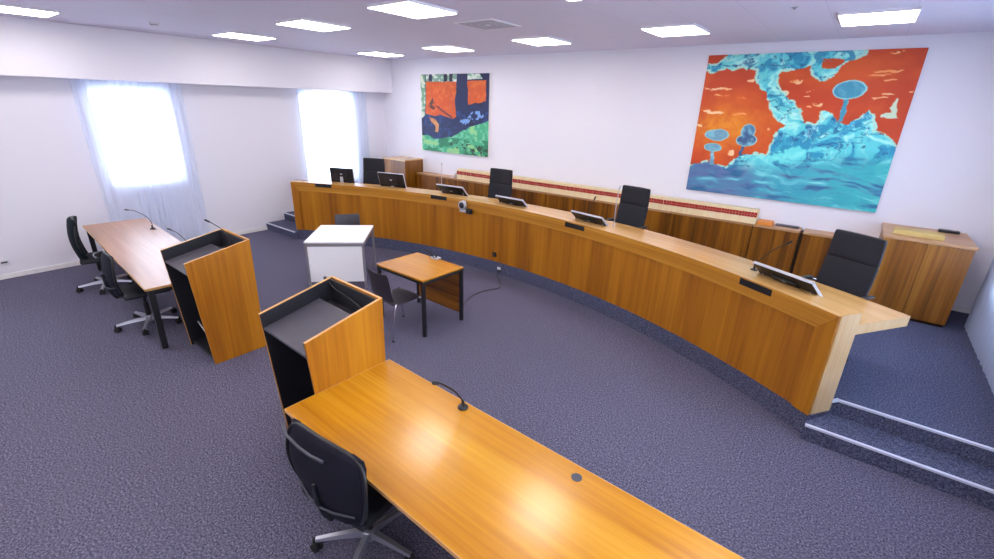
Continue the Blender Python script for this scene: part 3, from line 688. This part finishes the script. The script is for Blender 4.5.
# ---------------------------------------------------------------- ceiling lights, vent, detector
LW, LD = .62, .71
cl = [(-8.38, 1.40, 'ceiling light panel cut by the upper left corner of the view'), (-8.15, 3.98, 'ceiling light panel nearest the window behind the left desk'), (-8.24, 6.74, 'ceiling light panel in the far left corner of the room'),
 (-6.04, 3.87, 'ceiling light panel in front of the one by the left wall'), (-6.22, 6.60, 'far ceiling light panel just above the small painting'), (-4.06, 3.78, 'large ceiling light panel at the top edge, left of the square vent'),
 (-4.17, 6.45, 'ceiling light panel right of the square vent'), (-2.14, 6.30, 'ceiling light panel just left of the big painting'), (-.19, 6.35, 'ceiling light panel above the big painting')]
def ceiling_light(x, y, lb):
    t = thing('ceiling_light', lb, 'ceiling light', (x, y, ZC-.03), 0, 'ceiling light panels')
    MB().box(-LW/2, LW/2, -LD/2, LD/2, .002, .0295).build('housing', 'ledf', t)
    MB().box(-LW/2+.012, LW/2-.012, -LD/2+.012, LD/2-.012, -.002, .0015).build('diffuser', 'led', t)
for a in cl: ceiling_light(*a)
k = 0
for y in (1.35, -1.1, -3.3):
    for x in (-8.3, -6.2, -4.15, -2.1, -.1):
        if y > 1 and x < -8: continue
        ceiling_light(x, y, 'ceiling light panel outside the view, %s row, %s' % ({1.35: 'middle', -1.1: 'second', -3.3: 'last'}[y], {-8.3: 'at the left wall', -6.2: 'left of centre', -4.15: 'centre', -2.1: 'right of centre', -.1: 'at the right wall'}[x]))
ceiling_light(-2.1, 3.8, 'ceiling light panel outside the view, above the open floor'); ceiling_light(-.1, 3.8, 'ceiling light panel outside the view, above the right steps')
t = thing('ceiling_vent', 'square grey air vent in the ceiling between the light panels', 'vent', (-4.0, 4.95, ZC-.012))
MB().box(-.30, .30, -.30, .30, .0, .0115).build('vent_frame', 'ledf', t, bevel=.003)
for i in range(4):
    a = .26-.06*i; m = MB(); z = -.003
    m.box(-a, a, -a, -a+.035, z, 0).box(-a, a, a-.035, a, z, 0).box(-a, -a+.035, -a+.035, a-.035, z, 0).box(a-.035, a, -a+.035, a-.035, z, 0); m.build('vent_louvre', 'ventm', t)
t = thing('smoke_detector', 'small round smoke detector on the ceiling near the left soffit', 'smoke detector', (-8.08, 2.74, ZC-.045))
MB().lathe((0, 0, 0), [(.02, 0), (.045, .004), (.05, .02), (.06, .03), (.062, .045)], 20).build('detector_body', 'sockw', t, smooth=True)
MB().lathe((0, 0, 0), [(.052, .018), (.054, .021), (.054, .025), (.052, .028)], 20).build('sensor_slot', 'plasticg', t)
for x, y, lb in ((-.81, 5.54, 'small ceiling sprinkler left of the panel above the big painting'), ):
    tag(MB().lathe((0, 0, 0), [(.008, -.02), (.018, -.018), (.008, -.012), (.03, -.002), (.03, 0)], 14).build('sprinkler', 'silver', smooth=True), lb, 'sprinkler').location = (x, y, ZC-.0005)
# ---------------------------------------------------------------- paintings
RP={
'sky': [(0.001, 0.069), (0.054, 0.064), (0.106, 0.008), (0.19, -0.003), (0.271, -0.017), (0.525, -0.026), (0.742, -0.022), (0.756, 0.027), (0.698, 0.038), (0.679, 0.09), (0.649, 0.154), (0.605, 0.173), (0.553, 0.145), (0.542, 0.08), (0.471, 0.1), (0.403, 0.11), (0.392, 0.17), (0.416, 0.238), (0.493, 0.314), (0.535, 0.381), (0.565, 0.448), (0.629, 0.461), (0.652, 0.417), (0.632, 0.371), (0.673, 0.366), (0.699, 0.414), (0.734, 0.437), (0.779, 0.446), (0.815, 0.394), (0.839, 0.351), (0.874, 0.388), (0.884, 0.459), (0.881, 0.487), (0.939, 0.511), (1.002, 0.569), (1.03, 0.585), (1.03, 1.06), (-0.03, 1.06), (-0.009, 0.8), (0.1, 0.755), (0.166, 0.777), (0.222, 0.799), (0.257, 0.726), (0.298, 0.701), (0.359, 0.675), (0.417, 0.687), (0.434, 0.602), (0.449, 0.519), (0.485, 0.471), (0.432, 0.43), (0.386, 0.344), (0.354, 0.266), (0.306, 0.223), (0.282, 0.17), (0.289, 0.104), (0.203, 0.085), (0.103, 0.098), (0.017, 0.129)],
'hole': [(0.585, 0.048), (0.676, 0.043), (0.677, 0.082), (0.642, 0.109), (0.6, 0.102)],
'm1': [(0.735, 0.236), (0.804, 0.235), (0.745, 0.291), (0.739, 0.26), (0.769, 0.236)],
's1': [(0.72, 0.285), (0.741, 0.288), (0.745, 0.431), (0.722, 0.433)],
'm2': [(0.128, 0.56), (0.196, 0.555), (0.134, 0.599)],
'm3': [(0.118, 0.653), (0.168, 0.648), (0.122, 0.683)],
's2': [(0.108, 0.674), (0.126, 0.672), (0.141, 0.78), (0.119, 0.783)],
't1': [(0.297, 0.522), (0.333, 0.519), (0.304, 0.568)],
't2': [(0.299, 0.587), (0.353, 0.582), (0.305, 0.628)],
's3': [(0.279, 0.617), (0.29, 0.616), (0.297, 0.711), (0.284, 0.713)],
'bird': [(0.943, 0.278), (0.953, 0.298), (0.952, 0.368), (0.974, 0.398), (0.935, 0.403), (0.903, 0.399), (0.903, 0.386), (0.929, 0.369), (0.932, 0.314)],
'k00': [(0.091, 0.229), (0.18, 0.228), (0.093, 0.24)],
'k01': [(0.075, 0.391), (0.15, 0.387), (0.077, 0.408)],
'k02': [(0.235, 0.409), (0.277, 0.407), (0.236, 0.42)],
'k03': [(0.874, 0.121), (0.935, 0.122), (0.875, 0.132)],
'k04': [(0.846, 0.142), (0.893, 0.142), (0.847, 0.15)],
'k05': [(0.891, 0.02), (0.926, 0.022), (0.892, 0.026)],
'k06': [(0.899, 0.177), (0.922, 0.177), (0.901, 0.185)],
'k07': [(0.49, 0.178), (0.518, 0.178), (0.493, 0.193)],
'k08': [(0.569, 0.244), (0.596, 0.244), (0.57, 0.253)],
'k09': [(0.561, 0.273), (0.598, 0.272), (0.562, 0.279)],
'k10': [(0.898, 0.258), (0.929, 0.257), (0.9, 0.266)],
'k11': [(0.871, 0.281), (0.908, 0.28), (0.872, 0.288)],
'k12': [(0.587, 0.356), (0.614, 0.355), (0.59, 0.376)],
'k13': [(0.614, 0.331), (0.635, 0.331), (0.616, 0.348)],
'k14': [(0.438, 0.255), (0.459, 0.255), (0.441, 0.272)],
'k15': [(0.112, 0.271), (0.157, 0.27), (0.113, 0.278)],
'k16': [(0.226, 0.299), (0.255, 0.299), (0.228, 0.308)],
'k17': [(0.027, 0.504), (0.049, 0.502), (0.029, 0.521)],
'k18': [(0.229, 0.68), (0.249, 0.678), (0.234, 0.719)],
'k19': [(0.977, 0.244), (0.991, 0.244), (0.979, 0.25)],
'k20': [(0.257, 0.17), (0.274, 0.17), (0.261, 0.195)],
'k21': [(0.824, 0.136), (0.837, 0.136), (0.825, 0.14)],
'k22': [(0.418, 0.512), (0.439, 0.51), (0.421, 0.53)],
}
LP={
'strip': [(-0.013, -0.016), (0.077, -0.015), (0.064, 0.522), (-0.002, 0.573)],
'top': [(0.086, -0.008), (0.549, -0.004), (0.55, 0.09), (0.083, 0.094)],
'top2': [(0.706, -0.003), (0.864, -0.001), (0.914, 0.054), (0.707, 0.075)],
'bar0': [(0.133, -0.003), (0.188, -0.003), (0.187, 0.085), (0.131, 0.09)],
'bar1': [(0.361, -0.001), (0.414, -0.001), (0.414, 0.085), (0.361, 0.09)],
'bar2': [(0.446, -0.001), (0.498, -0.0), (0.498, 0.085), (0.445, 0.09)],
'or1': [(0.083, 0.097), (0.55, 0.09), (0.55, 0.215), (0.524, 0.314), (0.546, 0.525), (0.49, 0.554), (0.313, 0.512), (0.201, 0.528), (0.073, 0.494)],
'or2': [(0.707, 0.085), (0.959, 0.073), (0.957, 0.327), (0.715, 0.372)],
'green': [(-0.003, 0.802), (0.109, 0.787), (0.224, 0.827), (0.476, 0.786), (0.714, 0.656), (0.89, 0.593), (1.016, 0.547), (1.001, 1.016), (-0.015, 1.014)],
'fig': [(0.121, 0.543), (0.172, 0.56), (0.228, 0.574), (0.278, 0.641), (0.271, 0.743), (0.22, 0.732), (0.227, 0.668), (0.165, 0.617)],
'br': [(0.104, 0.404), (0.191, 0.287), (0.231, 0.4), (0.202, 0.447)],
'ln': [(0.231, 0.405), (0.259, 0.395), (0.498, 0.531), (0.476, 0.55)],
'sk': [(0.687, 0.585), (0.739, 0.583), (0.688, 0.608)],
'sk2': [(0.838, 0.494), (0.893, 0.492), (0.839, 0.525)],
'sk3': [(0.763, 0.537), (0.794, 0.536), (0.764, 0.564)],
}

def hashn(ix, iy, s): 
    h = (ix.astype(np.int64)*374761393+iy.astype(np.int64)*668265263+s*1442695041) & 0xffffffff
    h = ((h ^ (h >> 13))*1274126177) & 0xffffffff
    return ((h ^ (h >> 16)) & 0xffff)/65535.
def vnoise(x, y, s=0):
    ix = np.floor(x); iy = np.floor(y); fx = x-ix; fy = y-iy; fx = fx*fx*(3-2*fx); fy = fy*fy*(3-2*fy)
    a = hashn(ix, iy, s); b = hashn(ix+1, iy, s); c = hashn(ix, iy+1, s); d = hashn(ix+1, iy+1, s)
    return a*(1-fx)*(1-fy)+b*fx*(1-fy)+c*(1-fx)*fy+d*fx*fy
def fbm(x, y, s=0, o=4):
    r = 0; a = .5; t = 0
    for k in range(o): r = r+a*vnoise(x*2**k, y*2**k, s+k*17); t += a; a *= .5
    return r/t
def inside(poly, x, y):
    r = np.zeros(x.shape, bool); n = len(poly)
    for i in range(n):
        x0, y0 = poly[i]; x1, y1 = poly[(i+1) % n]
        if y0 == y1: continue
        c = (y0 > y) != (y1 > y); r ^= c & (x < (x1-x0)*(y-y0)/(y1-y0)+x0)
    return r
def ell(c, p, q, x, y):
    rx = math.dist(c, p); ry = math.dist(c, q); return ((x-c[0])/rx)**2+((y-c[1])/ry)**2
def mixc(a, b, t): t = np.clip(t, 0, 1)[..., None]; return a*(1-t)+b*t
def C_(*c): return np.array(c, float)/255
def paint_big(u, v):
    wu = u+.016*(fbm(u*22, v*22, 1)-.5)*2; wv = v+.020*(fbm(u*20, v*20, 5)-.5)*2
    n1 = fbm(u*7, v*7, 3); n2 = fbm(u*30+n1*4, v*26+n1*5, 9)
    col = np.zeros(u.shape+(3,))+C_(198, 64, 18)
    col = mixc(col, C_(214, 84, 20), (n1-.4)*3)
    g = np.exp(-((u-.17)/.20)**2-((v-.50)/.16)**2); col = mixc(col, C_(232, 140, 24), g*(.4+1.1*n2))
    # cream strokes
    for k in [q for q in RP if q[0] == 'k']:
        c, p, q = RP[k]; d = ell(c, p, (q[0]+(q[0]-c[0])*-.35, q[1]+(q[1]-c[1])*-.35), wu, wv)
        col = mixc(col, mixc(np.zeros_like(col)+C_(244, 206, 160), C_(240, 150, 84), (n1-.4)*4), (1.15-d)*3*np.clip((n2-.36)*6, 0, 1))
    # blue mass
    s = inside(RP['sky'], wu, wv)
    su = u+.10*(fbm(u*5, v*5, 21)-.5); sv = v+.10*(fbm(u*5, v*5, 31)-.5)
    sw = fbm(su*16+4*fbm(su*6, sv*6, 40), sv*16+4*fbm(su*6, sv*6, 44), 50)
    blue = np.zeros_like(col)+C_(96, 214, 216)
    blue = mixc(blue, C_(40, 150, 186), (sw-.54)*8)
    blue = mixc(blue, C_(166, 240, 228), (.46-sw)*7)
    rid = np.abs(fbm(su*11+2*sw, sv*11, 60)-.5); blue = mixc(blue, C_(22, 76, 128), (.028-rid)*34*(v < .78))
    rid2 = np.abs(fbm(su*13, sv*13+2*sw, 70)-.47); blue = mixc(blue, C_(206, 246, 238), (.018-rid2)*40*(v < .75))
    # sea below: horizontal streaks, violet to the left, teal to the right
    st = fbm(u*7, v*34+3*n1, 80); low = np.clip((v-.66-.06*np.sin(u*5))/.10, 0, 1)*1.
    sea = mixc(np.zeros_like(col)+C_(62, 160, 182), C_(58, 184, 184), (u-.5)*2)
    sea = mixc(sea, C_(88, 104, 156), np.clip((.62-u)*2., 0, .85)+(st-.5)*2)
    sea = mixc(sea, C_(92, 84, 138), (st-.56)*7*np.exp(-((u-.55)/.32)**2-((v-.84)/.10)**2)*1.3)
    sea = mixc(sea, C_(30, 96, 140), (st-.62)*9)
    sea = mixc(sea, C_(140, 222, 222), (.36-st)*5)
    blue = mixc(blue, sea, low*.9)
    tq = np.exp(-((u-.5)/.16)**2-((v-.66)/.12)**2); blue = mixc(blue, C_(112, 232, 226), tq*.8*(sw < .58))
    ph = inside(RP['hole'], wu, wv)
    col[s & ~ph] = blue[s & ~ph]
    # pale outline of the blue mass
    ed = np.zeros(u.shape, bool)
    for dx, dy in ((.007, 0), (-.007, 0), (0, .008), (0, -.008)): ed |= inside(RP['sky'], wu+dx, wv+dy) != s
    col[ed & (n2 > .45)] = C_(176, 226, 206)
    # trees and towers
    for st_, els, c0 in (('s1', (('m1', 1),), C_(60, 150, 176)), ('s2', (('m2', 0), ('m3', 0)), C_(110, 160, 186)), ('s3', (('t1', 0), ('t2', 0)), C_(60, 96, 140))):
        q = inside(RP[st_], wu, wv); col[q] = mixc(np.zeros_like(col)+c0, C_(160, 220, 222), (n2-.45)*3)[q]
        for e, ring in els:
            P0 = RP[e]; c = P0[0]; d = ell(c, P0[1], P0[2], u*.6+wu*.4, v*.6+wv*.4)
            m = d < 1.14; col[m] = C_(150, 214, 210)
        for e, ring in els:
            P0 = RP[e]; c = P0[0]; d = ell(c, P0[1], P0[2], u*.6+wu*.4, v*.6+wv*.4)
            m = d < .9; col[m] = mixc(np.zeros_like(col)+c0, C_(126, 196, 208), (n2-.4)*3)[m]
    q = inside(RP['bird'], wu, wv); col[q] = C_(206, 226, 196)
    # ring cloud at the top
    d = ((wu-.63)/.075)**2+((wv-.03)/.04)**2; m = (d > .6) & (d < 1.3) & (v < .06); col[m] = C_(60, 150, 180)
    return col
def paint_small(u, v):
    wu = u+.012*(fbm(u*16, v*16, 1)-.5)*2; wv = v+.012*(fbm(u*16, v*16, 5)-.5)*2
    n1 = fbm(u*9, v*9, 3); n2 = fbm(u*30, v*26, 9, 3)
    col = np.zeros(u.shape+(3,))+C_(26, 40, 84)
    col = mixc(col, C_(46, 70, 130), (n2-.5)*4*(v > .45)); col = mixc(col, C_(20, 26, 56), (.42-n1)*5)
    def put(name, c, c2, k=3.):
        q = inside(LP[name], wu, wv); col[q] = mixc(np.zeros_like(col)+c, c2, (n2-.45)*k)[q]
    put('strip', C_(112, 160, 130), C_(214, 220, 200), 8)
    put('top', C_(120, 160, 140), C_(230, 236, 226), 6); put('top2', C_(120, 170, 140), C_(220, 234, 220), 6)
    for i in range(3): put('bar%d' % i, C_(20, 28, 60), C_(34, 44, 80))
    put('or1', C_(206, 84, 22), C_(220, 108, 38)); put('or2', C_(208, 88, 26), C_(222, 112, 44))
    put('green', C_(70, 176, 128), C_(122, 206, 162), 4)
    q = inside(LP['green'], wu, wv); m = q & (n1 > .52) & (v > .8); col[m] = C_(44, 132, 92); m = q & (n2 > .58) & (v > .86) & (u > .45); col[m] = C_(40, 70, 50)
    m = q & (n1 < .36); col[m] = C_(150, 210, 140)
    put('fig', C_(214, 150, 96), C_(190, 110, 60)); put('ln', C_(110, 50, 40), C_(80, 40, 50))
    q = inside(LP['br'], wu, wv) & (n2 > .42); col[q] = C_(84, 44, 40)
    for e in ('sk', 'sk2', 'sk3'):
        c, p, q_ = LP[e]; d = ell(c, p, q_, wu, wv); m = (d < 3) & (n2 > .5); col[m] = C_(120, 160, 216)
    return col
def painting(name, label, x0, x1, z0, z1, fn, nx, nz_):
    t = thing(name, label, 'painting', (x0, YB, z0), 0, None); W = x1-x0; H = z1-z0
    MB().box(0, W, -.035, -.001, 0, H).build('stretcher', 'canvas', t)
    gu, gv = np.meshgrid(np.linspace(0, 1, nx), np.linspace(0, 1, nz_))
    V = [(a*W, -.0365, (1-b)*H) for a, b in zip(gu.ravel(), gv.ravel())]
    F = [(j*nx+i, (j+1)*nx+i, (j+1)*nx+i+1, j*nx+i+1) for j in range(nz_-1) for i in range(nx-1)]
    me = bpy.data.meshes.new('painted_canvas'); me.from_pydata(V, [], F)
    c = np.clip(sum(fn(gu+dx/nx, gv+dy/nz_) for dx, dy in ((-.3, -.3), (.3, -.3), (-.3, .3), (.3, .3), (0, 0)))/5, 0, 1).reshape(-1, 3); c = np.where(c <= .04045, c/12.92, ((c+.055)/1.055)**2.4)
    at = me.color_attributes.new('paint', 'FLOAT_COLOR', 'POINT')
    at.data.foreach_set('color', np.c_[c, np.ones(len(c))].astype(np.float32).ravel())
    me.materials.append(M['paint']); o = bpy.data.objects.new('painted_canvas', me); COL.objects.link(o); o.parent = t
painting('painting', 'big abstract painting in orange red and turquoise above the low cabinets', -2.155, .340, 1.425, 3.425, paint_big, 330, 270)
painting('painting', 'smaller abstract painting with two orange blocks over navy and green', -8.387, -6.366, 1.583, 3.245, paint_small, 300, 250)

# ---------------------------------------------------------------- daylight, camera, view
w = bpy.data.worlds.new('daylight'); bpy.context.scene.world = w; w.use_nodes = True
nt = w.node_tree; bg = nt.nodes['Background']
tcw = nt.nodes.new('ShaderNodeTexCoord'); nzw = nt.nodes.new('ShaderNodeTexNoise'); nzw.inputs['Scale'].default_value = 2.5; nt.links.new(tcw.outputs['Generated'], nzw.inputs['Vector'])
rw = nt.nodes.new('ShaderNodeValToRGB'); rw.color_ramp.elements[0].color = (.74, .84, 1, 1); rw.color_ramp.elements[1].color = (.88, .94, 1, 1)
rw.color_ramp.elements[0].position = .35; rw.color_ramp.elements[1].position = .65
nt.links.new(nzw.outputs['Fac'], rw.inputs[0]); nt.links.new(rw.outputs[0], bg.inputs[0]); bg.inputs[1].default_value = 8
def portal(x, y0, y1, z0, z1, s):
    l = bpy.data.lights.new('window_portal', 'AREA'); l.shape = 'RECTANGLE'; l.size = z1-z0; l.size_y = y1-y0
    o = bpy.data.objects.new('window_portal', l); COL.objects.link(o); l.cycles.is_portal = True
    o.location = (x, (y0+y1)/2, (z0+z1)/2); o.rotation_euler = (0, -s*PI/2, 0)
for h in HL_: portal(XL-.33, *h, 1)
for h in HR_: portal(XR+.31, *h, -1)

yaw, pit, rol = -6.47650505e-01, 3.64653419e-01, 2.86486965e-02
cy, sy, cp, sp, cr, sr = math.cos(yaw), math.sin(yaw), math.cos(pit), math.sin(pit), math.cos(rol), math.sin(rol)
f = Vector((sy*cp, cy*cp, -sp)); r = Vector((cy, -sy, 0)); u = r.cross(f)
r2 = cr*r+sr*u; u2 = -sr*r+cr*u
cd = bpy.data.cameras.new('camera'); cam = bpy.data.objects.new('camera', cd); COL.objects.link(cam)
cam.matrix_world = Matrix(((r2.x, u2.x, -f.x, 0), (r2.y, u2.y, -f.y, 0), (r2.z, u2.z, -f.z, 2.65), (0, 0, 0, 1)))
cd.sensor_fit = 'HORIZONTAL'; cd.sensor_width = 36; cd.lens = 457.9/994*36; cd.clip_start = .05; cd.clip_end = 100
sc = bpy.context.scene; sc.camera = cam
sc.view_settings.view_transform = 'Standard'; sc.view_settings.look = 'None'; sc.view_settings.gamma = 1; sc.view_settings.use_curve_mapping = False
sc.view_settings.exposure = 0.82
sc.cycles.max_bounces = 8; sc.cycles.diffuse_bounces = 5; sc.cycles.transparent_max_bounces = 12
sc.cycles.sample_clamp_indirect = 6
try: sc.cycles.use_denoising = True
except Exception: pass
